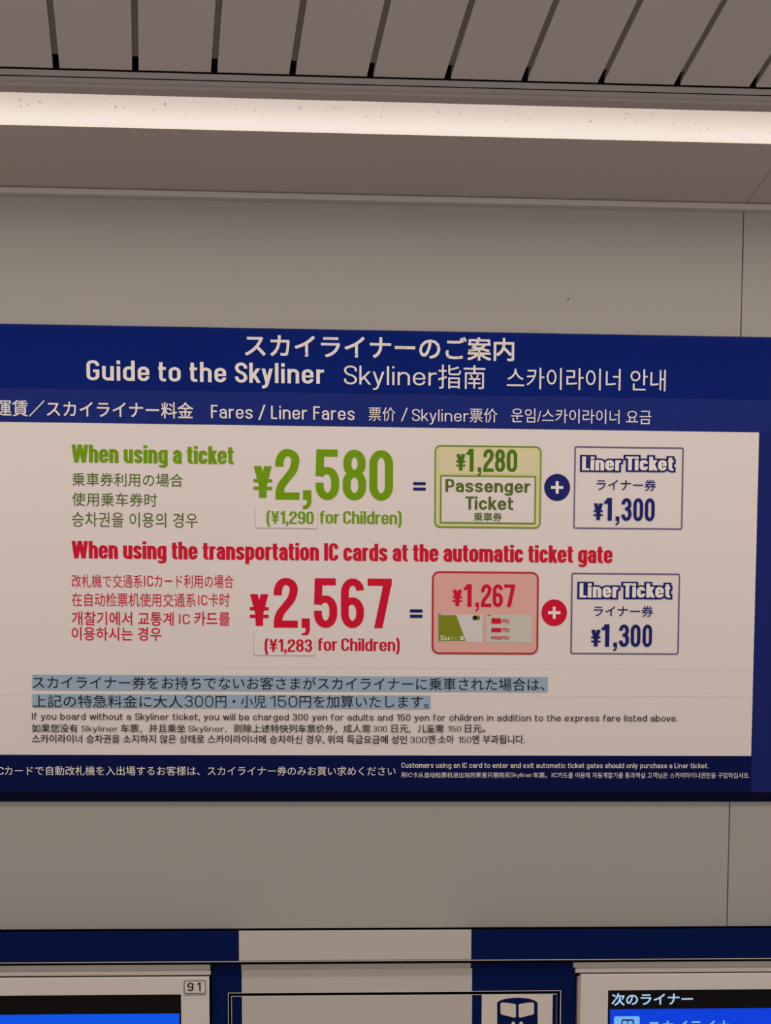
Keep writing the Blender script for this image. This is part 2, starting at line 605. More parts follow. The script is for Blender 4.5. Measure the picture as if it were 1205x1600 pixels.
def glyph_polys(ch, st):
    w_, P, Q = glyph(ch, st)
    out = [list(q) for q in Q]
    for pts, closed, lo, hi, k in P:
        for quad in sweep(round_path(pts, closed), closed, st.tv * (k if k < 1 else 1), st.th * k, st.g):
            if lo is not None:
                quad = clip_y(quad, lo - st.g, True)
            if hi is not None and len(quad) > 2:
                quad = clip_y(quad, hi + st.g, False)
            if len(quad) > 2:
                out.append(quad)
    return w_, out


def stroke_run(text, st):
    """-> total ink width, polygons (cap height = 1, baseline = 0)."""
    x, out = 0.0, []
    first = True
    prev = ''
    for ch in text:
        if prev + ch in ('ky', 'ke', 'rk', 'Ti', 'Sk', 'yl', 'ry', 'ty', 'ly', 'ye', 'yo', 'ov', 've', 'av', 'wi'):
            x -= (.11 if prev + ch == 'ky' else .06 if prev + ch == 'ke' else .035) * st.wf
        prev = ch
        if ch == ' ':
            x += st.sp * st.wf
            continue
        if not first:
            x += st.sb * 2
        first = False
        w_, ps = glyph_polys(ch, st)
        out += [[(a + x, c) for a, c in q] for q in ps]
        x += w_
    return x, out


def font_polys(text, bold=0.0, res=3):
    cu = bpy.data.curves.new('lettering', 'FONT')
    cu.body = text
    cu.resolution_u = res
    # heavy kanji are printed four times a hair apart: their thin counters would close under an outline offset
    over = bold * .75 if bold > 0 and any('\u4e00' <= ch <= '\u9fff' for ch in text) else 0.0
    cu.offset = 0.0 if over else bold
    ob = bpy.data.objects.new('lettering', cu)
    COL.objects.link(ob)
    bpy.context.view_layer.update()
    me = ob.to_mesh()
    vs = [(q.co.x, q.co.y) for q in me.vertices]
    out = [[vs[i] for i in f.vertices] for f in me.polygons]
    ob.to_mesh_clear()
    bpy.data.objects.remove(ob)
    bpy.data.curves.remove(cu)
    if over:
        out = [[(a + dx, c + dy) for a, c in q] for dx, dy in ((-over, -over), (over, -over), (over, over), (-over, over)) for q in out]
    return out


LAY = 5.0e-6        # strokes of a letter lie a hair over each other, like layers of ink


class Ink(MB):
    """Flat lettering on the plane y = Y; boxes are given in photo pixels."""
    def __init__(self, Y):
        super().__init__()
        self.Y = Y

    def place(self, polys, u0, u1, v0, v1, px0, px1, pyt, pyb, mi=0):
        xm, ym = (px0 + px1) / 2, (pyt + pyb) / 2
        X0, X1 = at(px0, ym, self.Y).x, at(px1, ym, self.Y).x
        Z1, Z0 = at(xm, pyt, self.Y).z, at(xm, pyb, self.Y).z
        for i, q in enumerate(polys):
            y_ = self.Y - LAY * (i % 59)
            self.poly([(X0 + (a - u0) / (u1 - u0) * (X1 - X0), y_, Z0 + (c - v0) / (v1 - v0) * (Z1 - Z0)) for a, c in q], mi)

    def font(self, text, px0, px1, pyt, pyb, bold=0.0, mi=0):
        ps = font_polys(text, bold)
        us = [a for q in ps for a, c in q]
        vs = [c for q in ps for a, c in q]
        self.place(ps, min(us), max(us), min(vs), max(vs), px0, px1, pyt, pyb, mi)
        return self

    def stroke(self, text, st, px0, px1, cap, base, mi=0):
        w_, ps = stroke_run(text, st)
        self.place(ps, 0, w_, 0, 1, px0, px1, cap, base, mi)
        return self

    def glyphs(self, items, st, cap, base, mi=0):
        """items: (char, left, right) in pixels; cap and base at the middle of the run."""
        xm = (items[0][1] + items[-1][2]) / 2
        for it in items:
            ch, x0, x1 = it[:3]
            c_, b_ = (cap, base) if len(it) < 5 else it[3:5]
            s2 = st if len(it) < 6 else it[5]
            w_, ps = glyph_polys(ch, s2)
            X0, X1 = at(x0, (c_ + b_) / 2, self.Y).x, at(x1, (c_ + b_) / 2, self.Y).x
            xr = xm if len(it) < 5 else (x0 + x1) / 2
            Z1, Z0 = at(xr, c_, self.Y).z, at(xr, b_, self.Y).z
            for i, q in enumerate(ps):
                self.poly([(X0 + a / w_ * (X1 - X0), self.Y - LAY * (i % 59), Z0 + c * (Z1 - Z0)) for a, c in q], mi)
        return self

    def rect(self, px0, px1, pyt, pyb, mi=0):
        xm, ym = (px0 + px1) / 2, (pyt + pyb) / 2
        X0, X1 = at(px0, ym, self.Y).x, at(px1, ym, self.Y).x
        Z1, Z0 = at(xm, pyt, self.Y).z, at(xm, pyb, self.Y).z
        self.poly([(X0, self.Y, Z0), (X1, self.Y, Z0), (X1, self.Y, Z1), (X0, self.Y, Z1)], mi)
        return self

    def rounded(self, px0, px1, pyt, pyb, rad, mi=0, line=None):
        """Rounded rectangle, filled, or only its outline when line (px) is given."""
        xm, ym = (px0 + px1) / 2, (pyt + pyb) / 2
        X0, X1 = at(px0, ym, self.Y).x, at(px1, ym, self.Y).x
        Z1, Z0 = at(xm, pyt, self.Y).z, at(xm, pyb, self.Y).z

        def loop(i, r_):
            r_ = max(r_, 1e-5)
            out = []
            for cx, cz, a0 in ((X1 - i - r_, Z1 - i - r_, 0), (X0 + i + r_, Z1 - i - r_, 90), (X0 + i + r_, Z0 + i + r_, 180), (X1 - i - r_, Z0 + i + r_, 270)):
                for k in range(9):
                    t = math.radians(a0 + k * 90 / 8)
                    out.append((cx + r_ * math.cos(t), self.Y, cz + r_ * math.sin(t)))
            return out
        if line is None:
            self.poly(loop(0, rad * MM), mi)
        else:
            a, c = loop(0, rad * MM), loop(line * MM, (rad - line) * MM)
            n = len(a)
            for i in range(n):
                j = (i + 1) % n
                self.poly([a[i], a[j], c[j], c[i]], mi)
        return self

    def disc(self, px, py, rad, mi=0):
        c = at(px, py, self.Y)
        self.poly([(c.x + rad * MM * math.cos(2 * math.pi * k / 64), self.Y, c.z + rad * MM * math.sin(2 * math.pi * k / 64)) for k in range(64)], mi)
        return self

    def outline(self, pts, mi=0):
        self.poly([tuple(at(a, c, self.Y)) for a, c in pts], mi)
        return self


# ------------------------------------------------------------------ the room shell
x_seam = at(1149, 900).x
Z_GAP = at(602, 1449.5).z               # lower edge of the wall panels
mb = MB()
g = 0.0011
for x0, x1 in ((XL, x_seam - g), (x_seam + g, XR)):
    mb.box(x0, x1, 0.0, 0.03, Z_GAP, Z_SOF + 0.04)
wall = structure(mb.build('wall_back', WALL))
sm = MB()
for px, py, r_ in ((888, 467, 1.3), (1186, 327.5, 1.2), (672, 331.5, .9), (684, 1268, .9)):
    c = at(px, py, -0.0004)
    sm.poly([(c.x + r_ * MM * math.cos(k * math.pi / 4), -0.0004, c.z + r_ * MM * 1.3 * math.sin(k * math.pi / 4)) for k in range(8)])
sm.build('scuff_mark', SCUFF, wall)
mb = MB()
mb.box(XL, XR, 0.031, 0.06, 0.0, Z_SOF + 0.04)
structure(mb.build('wall_core', VOID))
mb = MB()
mb.box(-4.5, 5.5, -7.0, 0.06, -0.05, 0.0)
structure(mb.build('floor', FLOOR))

# ledge moulding where the wall meets the soffit
mb = MB()
z_m0, z_m1 = at(602, 313, -0.012).z, Z_SOF + 0.002
mb.box(XL, XR, -0.012, -0.0005, z_m0, z_m1, bev=0.002)
structure(mb.build('trim_1', TRIMM))
# soffit boards between wall and light, with one butt joint
mb = MB()
for x0, x1 in ((XL, x_seam - 0.0006), (x_seam + 0.0006, XR)):
    mb.box(x0, x1, Y_SOF, -0.0006, Z_SOF + 0.003, Z_SOF + 0.06)
structure(mb.build('ceiling_soffit', SOFFIT))

# strip light
cl_ = tag(empty('ceiling_light', ((XL + XR) / 2, (Y_SOF + Y_DIF) / 2, Z_SOF)),
          'long lit strip light with specked diffuser running along the ceiling above the blue fare sign', 'ceiling light')
mb = MB()
n = 10
prof = []
for k in range(n + 1):
    t = k / n
    prof.append((Y_SOF - 0.001 + (Y_DIF - Y_SOF) * t, Z_SOF + 0.003 - 0.006 * math.sin(math.pi * t)))
for k in range(n):
    (ya, za), (yb, zb) = prof[k], prof[k + 1]
    mb.poly([(XL, ya, za), (XR, ya, za), (XR, yb, zb), (XL, yb, zb)])
d_ = mb.build('diffuser', DIFF, cl_)
for p_ in d_.data.polygons:
    p_.use_smooth = True
mb = MB()
y_a = at_z(602, 142.5, Z_SOF).y
mb.box(XL, XR, y_a, Y_DIF - 0.0005, Z_SOF - 0.006, Z_SOF + 0.05)
mb.build('housing_lip', LIP, cl_)

# stepped edge trim of the slatted ceiling
y_b = at_z(602, 134.5, Z_SOF).y
mb = MB()
mb.box(XL, XR, y_b, y_a - 0.0005, Z_SOF - 0.0005, Z_SOF + 0.05)
structure(mb.build('trim_2', TRIMM))
mb = MB()
mb.box(XL, XR, Y_TRIM, y_b - 0.0022, Z_SOF + 0.0002, Z_SOF + 0.05)
structure(mb.build('trim_3', TRIMM))
mb = MB()                               # black strips standing in for the shade in the open joints
mb.box(XL, XR, y_b - 0.0021, y_b - 0.0001, Z_SOF + 0.0001, Z_SOF + 0.05)
mb.box(-4.2, 5.2, Y_TRIM - 0.0034, Y_TRIM - 0.0001, Z_SOF + 0.0006, Z_SOF + 0.05)
structure(mb.build('joint_shade', VOID))

# slatted ceiling: slats run away from the wall with open joints between them
slots = [at_z(px, py, Z_SOF).x for px, py in ((87.5, 104), (212, 109), (336, 114), (459, 118), (580, 122), (700, 126), (819, 130), (938, 133.5), (1057, 136))]
pitch = (slots[-1] - slots[0]) / (len(slots) - 1)
gap = pitch * 0.083
z_c = Z_SOF + 0.001
mb = MB()
k0 = -int((slots[0] - (-4.2)) / pitch)
k1 = int((5.2 - slots[0]) / pitch)
for k in range(k0, k1):
    xa = slots[0] + k * pitch + gap / 2
    xb = slots[0] + (k + 1) * pitch - gap / 2
    ys0, ys1 = -6.8, Y_TRIM - 0.0035
    e_ = 0.0015
    mb.poly([(xa + e_, ys0, z_c), (xa + e_, ys1, z_c), (xb - e_, ys1, z_c), (xb - e_, ys0, z_c)])
    mb.poly([(xa, ys0, z_c + e_), (xa, ys1, z_c + e_), (xa + e_, ys1, z_c), (xa + e_, ys0, z_c)])
    mb.poly([(xb - e_, ys0, z_c), (xb - e_, ys1, z_c), (xb, ys1, z_c + e_), (xb, ys0, z_c + e_)])
    mb.poly([(xa, ys0, z_c + 0.02), (xa, ys1, z_c + 0.02), (xa, ys1, z_c + e_), (xa, ys0, z_c + e_)])
    mb.poly([(xb, ys0, z_c + e_), (xb, ys1, z_c + e_), (xb, ys1, z_c + 0.02), (xb, ys0, z_c + 0.02)])
    mb.poly([(xa, ys1, z_c + 0.02), (xb, ys1, z_c + 0.02), (xb, ys1, z_c), (xa, ys1, z_c)])
structure(mb.build('ceiling', CEIL))
mb = MB()
mb.box(-4.2, 5.2, -6.8, Y_TRIM - 0.024, z_c + 0.005, z_c + 0.012)
structure(mb.build('ceiling_carrier', CARR))
mb = MB()
mb.box(-4.2, 5.2, -6.8, 0.0, Z_SOF + 0.065, Z_SOF + 0.09)
structure(mb.build('ceiling_void', VOID))

# ------------------------------------------------------------------ the fare sign
YS = -0.014
L0, L1, L2, L3, L4 = YS - 0.0004, YS - 0.0008, YS - 0.0012, YS - 0.0016, YS - 0.0020
sx0, sx1 = at(-46, 880, YS).x, at(1222, 880, YS).x
sz1 = at(602, 516.2, YS).z
sz_l = at(602, 1238, YS).z
sz0 = at(602, 1252, YS + 0.010).z
sign = tag(empty('fare_sign', ((sx0 + sx1) / 2, -0.001, sz0)),
           'wide blue and white fare sign mounted on the wall above the ticket machines', 'sign')
mb = MB()
mb.poly([(sx0, YS, sz_l), (sx1, YS, sz_l), (sx1, YS, sz1), (sx0, YS, sz1)])
mb.poly([(sx0, -0.0008, sz0), (sx1, -0.0008, sz0), (sx1, YS + 0.010, sz0), (sx0, YS + 0.010, sz0)])
mb.poly([(sx0, YS, sz1), (sx1, YS, sz1), (sx1, -0.0008, sz1), (sx0, -0.0008, sz1)])
mb.poly([(sx0, -0.0008, sz0), (sx0, YS + 0.010, sz0), (sx0, YS, sz_l), (sx0, YS, sz1), (sx0, -0.0008, sz1)])
mb.poly([(sx1, -0.0008, sz1), (sx1, YS, sz1), (sx1, YS, sz_l), (sx1, YS + 0.010, sz0), (sx1, -0.0008, sz0)])
mb.poly([(sx0, -0.0008, sz0), (sx0, -0.0008, sz1), (sx1, -0.0008, sz1), (sx1, -0.0008, sz0)])
tag(mb.build('backing_board', FRAMEB, sign), 'dark blue backing board')
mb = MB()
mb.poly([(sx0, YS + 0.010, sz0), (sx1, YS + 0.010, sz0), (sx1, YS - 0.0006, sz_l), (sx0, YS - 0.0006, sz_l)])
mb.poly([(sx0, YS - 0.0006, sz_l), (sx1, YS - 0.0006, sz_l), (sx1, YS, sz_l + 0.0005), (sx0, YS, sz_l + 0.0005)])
tag(mb.build('bottom_rail', RAIL, sign), 'sloping bottom rail with shade in its colour')
inner_r = 1180.3
Ink(L0).rect(-44, 1205, 518.5, 614.5).build('title_band', TITLEB, sign)
Ink(L0).rect(-44, 1205, 615.0, 667.0).build('subtitle_band', BANDB, sign)
Ink(L0).rect(-9, inner_r - 6, 1180.5, 1237.5).build('footer_band', FOOTB, sign)
panel = Ink(L0).rect(-9, inner_r, 667.3, 1180.2).build('white_panel', WHITE, sign)

DINB = Style(.165, .145, 1.18, .72, .065, .24, .16, des=-.27)
DINR = Style(.098, .092, 1.22, .70, .075, .25, .22, des=-.27)
DINM = Style(.125, .112, 1.20, .72, .07, .26, .20, des=-.27)
BLK = Style(.195, .125, 1.0, .76, .022, .22, .19)
NUM = Style(.155, .142, 1.0, .74, .03, .22, .215)
NUMY = Style(.20, .15, 1.0)
NOTE = Style(.125, .11, 1.36, .73, .08, .30, .33, des=-.26)
NOTED = Style(.082, .078, 1.45, .73, .10, .3, .3)
HELV = Style(.19, .15, 1.38, .73, .055, .26, .29, des=-.25)
LOGO = Style(.19, .20, 1.9, .73, .07)
PLT = Style(.15, .13, 1.25, .73, .1)
MED = Style(.145, .115, .98, .75, .03, .20, .19)


def text_part(name, ink, m_, parent=None, label=None):
    o = ink.build(name, m_, parent or sign)
    if label:
        o['label'] = label
    return o


text_part('title_text', Ink(L1).font('スカイライナーのご案内', 382.6, 803.7, 524.3, 561.2, .020), INKW)
text_part('title_text', Ink(L1).stroke('Guide to the Skyliner', DINB, 135.2, 506.4, 565.6, 597.0), INKW)
text_part('title_text', Ink(L1).stroke('Skyliner', DINR, 537.6, 682.5, 572.2, 601.6).font('指南', 684.7, 758.4, 570.4, 607.8), INKW)
text_part('title_text', Ink(L1).font('스카이라이너 안내', 792, 1040.4, 575.8, 609.6), INKW)
text_part('subtitle_text', Ink(L1).font('運賃／スカイライナー料金', -6.5, 302, 626.6, 652.4, .012), INKW)
text_part('subtitle_text', Ink(L1).stroke('Fares / Liner Fares', DINM, 329.7, 554.2, 634.2, 655.0), INKW)
text_part('subtitle_text', Ink(L1).font('票价', 576, 618, 636, 658.2).stroke('/', DINR, 627.3, 636.6, 638.3, 656.8)
          .stroke('Skyliner', DINR, 643.9, 732.3, 639.6, 658.4).font('票价', 734, 777.2, 638, 660.3), INKW)
text_part('subtitle_text', Ink(L1).font('운임/스카이라이너 요금', 798.8, 1018, 639.3, 661.6), INKW)

# --- fare when using a paper ticket
text_part('fare_heading', Ink(L1).stroke('When using a ticket', BLK, 112.4, 365.1, 696.0, 723.9), INKG, label='green bold heading about using a ticket')
text_part('fare_note', Ink(L1).font('乗車券利用の場合', 112.9, 286, 739.3, 760.2), INKOL)
text_part('fare_note', Ink(L1).font('使用乗车券时', 112.4, 245.6, 770, 791.3), INKOL)
text_part('fare_note', Ink(L1).font('승차권을 이용의 경우', 112.5, 309, 800.7, 824), INKOL)
text_part('fare_price', Ink(L1).glyphs([('\u00a5', 396.2, 425.3, 728.2, 777.8, NUMY), ('2', 430.5, 467.9), (',', 473.4, 486.6), ('5', 493.3, 530),
                                        ('8', 535.6, 572.4), ('0', 577.4, 614.2)], NUM, 702.2, 781.2), INKG, label='large green price of 2,580 yen')
text_part('child_price', Ink(L1).stroke('for Children)', MED, 500, 627.7, 798.8, 818.4), INKG)


def price_patch(x0, x1, yt, yb, ink, m_, label):
    pa = Ink(L2)
    pa.rect(x0, x1, yt, yb, 0)
    o = pa.build('price_patch', PATCH, sign)
    o['label'] = label
    e2 = Ink(L1)
    e2.rect(x0 - .5, x1 + .4, yt, yb + 1.0, 0)  # darker rim below the sticker, painted as its edge shadow
    e2.build('patch_edge_shade', PSHADE, o)
    ink.build('patch_text', m_, o)


price_patch(399.2, 495.8, 796.0, 825.0, Ink(L3).stroke('(\u00a51,290', MED, 416.6, 490.3, 798.9, 818.4), INKG, 'pale sticker with green child price')


def equals(x0, x1, ya, yb, yc, yd):
    Ink(L1).rect(x0, x1, ya, yb).rect(x0, x1, yc, yd).build('equals_sign', INKN, sign)


equals(645.9, 665.3, 753.2, 758.1, 761.7, 766.6)

bx = Ink(L1).rounded(679.2, 845.8, 696.2, 825.2, 9, 0).build('passenger_ticket_box', FILLG, sign)
bx['label'] = 'pale green box with passenger ticket price'
Ink(L2).rounded(679.2, 845.8, 696.2, 825.2, 9, 0, 2.2).build('box_outline', LINEG, bx)
Ink(L2).rounded(686, 839.5, 703, 741, 5).build('box_fill', FILLG2, bx)
Ink(L3).glyphs([('\u00a5', 713, 727.4, 709.2, 735.2, NUMY), ('1', 729.0, 740.2), (',', 746.7, 752.2), ('2', 755.4, 771.7), ('8', 773.8, 789.4), ('0', 792.2, 808.3)],
               NUM, 701.8, 737.0).build('box_price', INKGD, bx)
tl = Ink(L2).rect(687.6, 837.6, 743.0, 818.6).build('ticket_label', LINEG, bx)
Ink(L3).rect(690.2, 835.0, 745.6, 816.0).build('label_face', WHITE, tl)
(Ink(L4).stroke('Passenger', HELV, 696.3, 828.8, 749.2, 769.2).stroke('Ticket', HELV, 727.6, 802.2, 776.0, 796.6)
 .font('乗車券', 740.6, 784.5, 800.7, 814.4, .015).build('label_text', INKOL, tl))


def plus_badge(px, py, m_, label):
    o = Ink(L1).disc(px, py, 19.9).build('plus_badge', m_, sign)
    o['label'] = label
    Ink(L2).rect(px - 9.7, px + 9.7, py - 2.3, py + 2.3).rect(px - 2.3, px + 2.3, py - 9.6, py - 2.3).rect(px - 2.3, px + 2.3, py + 2.3, py + 9.6).build('plus_sign', INKW, o)


plus_badge(870.8, 761.6, INKN, 'navy plus disc')

OUT = Style(.20, .15, 1.0, .76, .03, .1, .19, grow=.115)
INN = Style(.20, .15, 1.0, .76, .03, .1, .19)


def liner_box(x0, x1, yt, yb, liner, ticket, cap, base, jp, yen, label):
    o = Ink(L1).rounded(x0, x1, yt, yb, 3.5, 0, 2.4).build('liner_ticket_box', LINEP, sign)
    o['label'] = label
    (Ink(L2).stroke('Liner', OUT, liner[0], liner[1], cap, base).stroke('Ticket', OUT, ticket[0], ticket[1], cap, base)
     .build('logo_outline', INKN, o))
    (Ink(L3).stroke('Liner', INN, liner[0], liner[1], cap, base).stroke('Ticket', INN, ticket[0], ticket[1], cap, base)
     .build('logo_text', INKW, o))
    Ink(L2).font('ライナー券', *jp).build('box_note', INKN, o)
    Ink(L2).glyphs(*yen).build('box_price', INKN, o)


liner_box(896.8, 1067.8, 698.0, 827.2, (909.9, 970.5), (977.9, 1052.6), 713.6, 735.2, (932.3, 1025.6, 749, 766.6, .006),
          ([('\u00a5', 927.8, 942.3, 786.3, 812.5, NUMY), ('1', 944.2, 956.4), (',', 962.5, 968.2), ('3', 971.3, 987.2), ('0', 990, 1005), ('0', 1008, 1023.2)], NUM, 778.2, 813.8),
          'upper purple-lined box with liner ticket price')

# --- fare when using IC cards
text_part('fare_heading', Ink(L1).stroke('When using the transportation IC cards at the automatic ticket gate', BLK, 112.4, 957.5, 849.0, 876.2), INKR,
          label='long red bold heading about IC cards')
ICS = Style(.12, .11, 1.3, .72, .10, .2, .2)
text_part('fare_note', Ink(L1).font('改札機で交通系', 112, 222.5, 897.6, 918.3).stroke('IC', ICS, 225.2, 239.4, 899.4, 916.0).font('カード利用の場合', 241.4, 365, 897.8, 918.6), INKR)
text_part('fare_note', Ink(L1).font('在自动检票机使用交通系', 112, 306, 926.4, 948).stroke('IC', ICS, 309.6, 324, 929.6, 945.4).font('卡时', 326, 359, 926.6, 948), INKR)
text_part('fare_note', Ink(L1).font('개찰기에서 교통계', 112, 271.3, 955.7, 977.4, .008).stroke('IC', ICS, 279.8, 296.7, 959.5, 975.2).font('카드를', 303.6, 359.4, 956, 977.6, .008), INKR)
text_part('fare_note', Ink(L1).font('이용하시는 경우', 112, 252.4, 979.9, 1001, .008), INKR)
text_part('fare_price', Ink(L1).glyphs([('\u00a5', 390.5, 419.9, 928.4, 977.8, NUMY), ('2', 428, 465.4), (',', 471.4, 484.2), ('5', 490.8, 527), ('6', 533, 568.8), ('7', 574.7, 612.2)],
                                       NUM, 903.4, 981.0), INKR, label='large red price of 2,567 yen')
text_part('child_price', Ink(L1).stroke('for Children)', MED, 497, 624.7, 997.5, 1017.0), INKR)
price_patch(397.2, 492, 992.4, 1024.0, Ink(L3).stroke('(\u00a51,283', MED, 413.6, 487.8, 998.8, 1018.2), INKR, 'pale sticker with red child price')
equals(640.7, 660.3, 952.1, 957.0, 960.5, 965.4)

bx = Ink(L1).rounded(675.0, 841.7, 892.9, 1022.4, 11, 0).build('fare_card_box', FILLR, sign)
bx['label'] = 'pink box with fare price and two travel cards'
Ink(L2).rounded(675.0, 841.7, 892.9, 1022.4, 11, 0, 2.8).build('box_outline', LINER, bx)
Ink(L2).glyphs([('\u00a5', 707.3, 722.4, 921.4, 947, NUMY), ('1', 725.0, 737.2), (',', 743.2, 748.9), ('2', 752, 767.9), ('6', 770.2, 785.9), ('7', 787.8, 805)],
               NUM, 912.9, 948.2).build('box_price', INKR, bx)
(Ink(L2).rect(685, 754.4, 960.2, 1003.4, 0).build('travel_card', CARDW, bx))
c1 = Ink(L3)
c1.outline([(685.4, 1001.6), (685.4, 961.2), (713.2, 961.2), (727.8, 1001.4)], 0)
c1.Y = L4
c1.font('Su', 687.8, 702.6, 992.6, 1000.4, .03, 1).font('ic', 704.6, 716.8, 992.4, 1000.4, .02, 2).font('a', 718.8, 725.4, 993.8, 1000.4, .04, 1)
c1.Y = L3
c1.disc(742.2, 965.2, 3.5, 3).disc(747.0, 965.2, 3.6, 4)
c1.rect(685, 689, 959.6, 960.6, 3)
c1.build('card_print', [CARDGR, PALEG, MIDG, INKK, CARDGR], bx)
(Ink(L2).rounded(760, 831.6, 960.2, 1004.2, 1.5, 0).build('travel_card', CARDG, bx))
c2 = Ink(L3)
c2.rounded(768, 783, 967.2, 974.4, 1.2, 0).rounded(768.8, 774.8, 965.6, 967.2, .5, 0).rounded(776, 782.2, 965.6, 967.2, .5, 0)
c2.rect(768, 783, 981.4, 987.8, 0)
c2.stroke('MO', LOGO, 784.4, 795.6, 967.6, 973.6, 0).stroke('MO', LOGO, 784.4, 795.6, 981.6, 987.6, 0).stroke('PASMO', LOGO, 767.6, 795.6, 994.2, 999.4, 0)
c2.rect(762.5, 767, 961.2, 962, 1)
c2.build('card_print', [INKR, INKK], bx)
plus_badge(866.2, 957.4, INKR, 'red plus disc')
liner_box(892.1, 1062.0, 895.4, 1022.8, (905.7, 966.3), (974, 1047.8), 911.6, 933.8, (928, 1021, 946.4, 963.5, .006),
          ([('\u00a5', 924, 938.7, 984, 1010, NUMY), ('1', 940.4, 952.4), (',', 958.8, 964.5), ('3', 967.5, 983.2), ('0', 985.9, 1001), ('0', 1004.5, 1019.2)], NUM, 975.6, 1010.6),
          'lower purple-lined box with liner ticket price')

# --- notes under the fares: a pasted correction strip with highlighted lines
Ink(L1).rect(-8, inner_r - 4.6, 1085.0, 1086.2).rect(330, inner_r - 3.8, 1044.0, 1044.6).build('strip_edge', EDGE, sign)
Ink(L2).rect(50.5, 856, 1056.0, 1079.6).build('highlight_bar', HILITE, sign)
Ink(L2).rect(50.5, 672.7, 1085.4, 1106.8).build('highlight_bar', HILITE, sign)
text_part('notice_text', Ink(L3).font('スカイライナー券をお持ちでないお客さまがスカイライナーに乗車された場合は、', 51.2, 851.3, 1057.8, 1077.8), INKK)
text_part('notice_text', Ink(L3).font('上記の特急料金に大人', 51, 285.2, 1086.0, 1105.4).stroke('300', NOTED, 289, 333, 1086.8, 1104.6).font('円・小児', 337, 415.4, 1086.6, 1105.6)
          .stroke('150', NOTED, 422, 464.4, 1087.2, 1105.0).font('円を加算いたします。', 468, 669.8, 1086.6, 1106.0), INKK)
text_part('notice_text', Ink(L3).stroke('If you board without a Skyliner ticket, you will be charged 300 yen for adults and 150 yen for children in addition to the express fare listed above.', NOTE,
                                        50, 1059, 1115.6, 1125.9), INKK)
text_part('notice_text', Ink(L3).font('如果您没有', 50, 121.7, 1131.4, 1144.4, .008).stroke('Skyliner', DINR, 127.6, 184.4, 1133.8, 1143.0).font('车票', 188.6, 217, 1131.6, 1144.4, .008)
          .font('，', 219, 221.6, 1141.5, 1146).font('并且乘坐', 233, 289.7, 1131.6, 1144.6, .008).stroke('Skyliner,', DINR, 294.4, 353.6, 1134, 1143.2)
          .font('则除上述特快列车票价外', 365.6, 522, 1131.8, 1144.8, .008).font('，', 523.6, 526.4, 1141.6, 1146).font('成人需', 536.6, 579, 1132, 1144.8, .004)
          .stroke('300', DINR, 583.4, 605, 1134.4, 1143.2).font('日元', 611.8, 638, 1132.4, 1144.8, .008).font('，', 639, 641.6, 1141.6, 1146)
          .font('儿童需', 652.8, 693.4, 1132, 1144.8, .008).stroke('150', DINR, 699.6, 720.7, 1134.4, 1143.2).font('日元。', 726.5, 758.6, 1132.4, 1144.8, .008), INKK)
text_part('notice_text', Ink(L3).font('스카이라이너 승차권을 소지하지 않은 상태로 스카이라이너에 승차하신 경우, 위의 특급요금에 성인', 50, 636.2, 1148.2, 1162.4, .010)
          .stroke('300', DINR, 641.1, 667.2, 1150.8, 1160.8).font('엔·소아', 669.2, 709.5, 1148.4, 1162.0, .010).stroke('150', DINR, 716.2, 736.2, 1150.8, 1160.8)
          .font('엔 부과됩니다.', 738, 820.8, 1148.4, 1162.2, .010), INKK)

# --- footer
text_part('footer_text', Ink(L1).stroke('IC', ICS, -10.2, 5.6, 1198.4, 1210.6).font('カードで自動改札機を入出場するお客様は、スカイライナー券のみお買い求めください', 7.3, 618.3, 1197.2, 1211.8), INKW)
text_part('footer_text', Ink(L1).stroke('Customers using an IC card to enter and exit automatic ticket gates should only purchase a Liner ticket.', DINM, 627.5, 1107.2, 1192.0, 1200.0), INKW)
text_part('footer_text', Ink(L1).font('用', 626.7, 633.8, 1206.8, 1214.9).stroke('IC', ICS, 635.4, 644.2, 1207.6, 1214.2).font('卡从自动检票机进出站的乘客只需购买', 644.9, 796.8, 1206.6, 1215.2)
          .stroke('Skyliner', DINR, 797.7, 832, 1207.4, 1214.2).font('车票。', 833.2, 855, 1206.8, 1215.4).stroke('IC', ICS, 862.2, 870.8, 1207.6, 1214.4)
          .font('카드를 이용해 자동개찰기를 통과하실 고객님은 스카이라이너권만을 구입하십시오.', 872, 1171.4, 1207.0, 1216.0), INKW)

# ------------------------------------------------------------------ fascia band over the ticket machines
YF = -0.050
zf1, zf0 = at(602, 1453.0, YF).z, at(602, 1500.2, YF).z
xa, xb = at(373.3, 1477, YF).x, at(737, 1477, YF).x
for x0, x1, m_, lb in ((XL, xa - 0.0004, BLUE, 'blue fascia strip above the ticket machine numbered 91'),
                       (xa, xb, PANEL, 'cream fascia strip in the middle above the service door'),
                       (xb + 0.0004, XR, BLUE, 'blue fascia strip above the ticket machine on the right')):
    mb = MB()
    mb.box(x0, x1, YF, -0.004, zf0, zf1, bev=0.0012)
    tag(mb.build('fascia_panel', m_), lb, 'fascia', 'fascia strips above the machines')
mb = MB()
mb.box(XL, XR, YF + 0.0005, -0.006, zf0 - 0.0016, zf0 - 0.0003)
structure(mb.build('trim_4', PANEL))
mb = MB()
mb.box(XL, XR, YF + 0.020, -0.006, zf0 - 0.0052, zf0 - 0.0017)
structure(mb.build('trim_5', VOID))

# ------------------------------------------------------------------ surround and service door between the machines
YP = -0.037
zt = zf0 - 0.0053


def X(px, py=1560, Y=YP):
    return at(px, py, Y).x


def Z(py, px=602, Y=YP):
    return at(px, py, Y).z


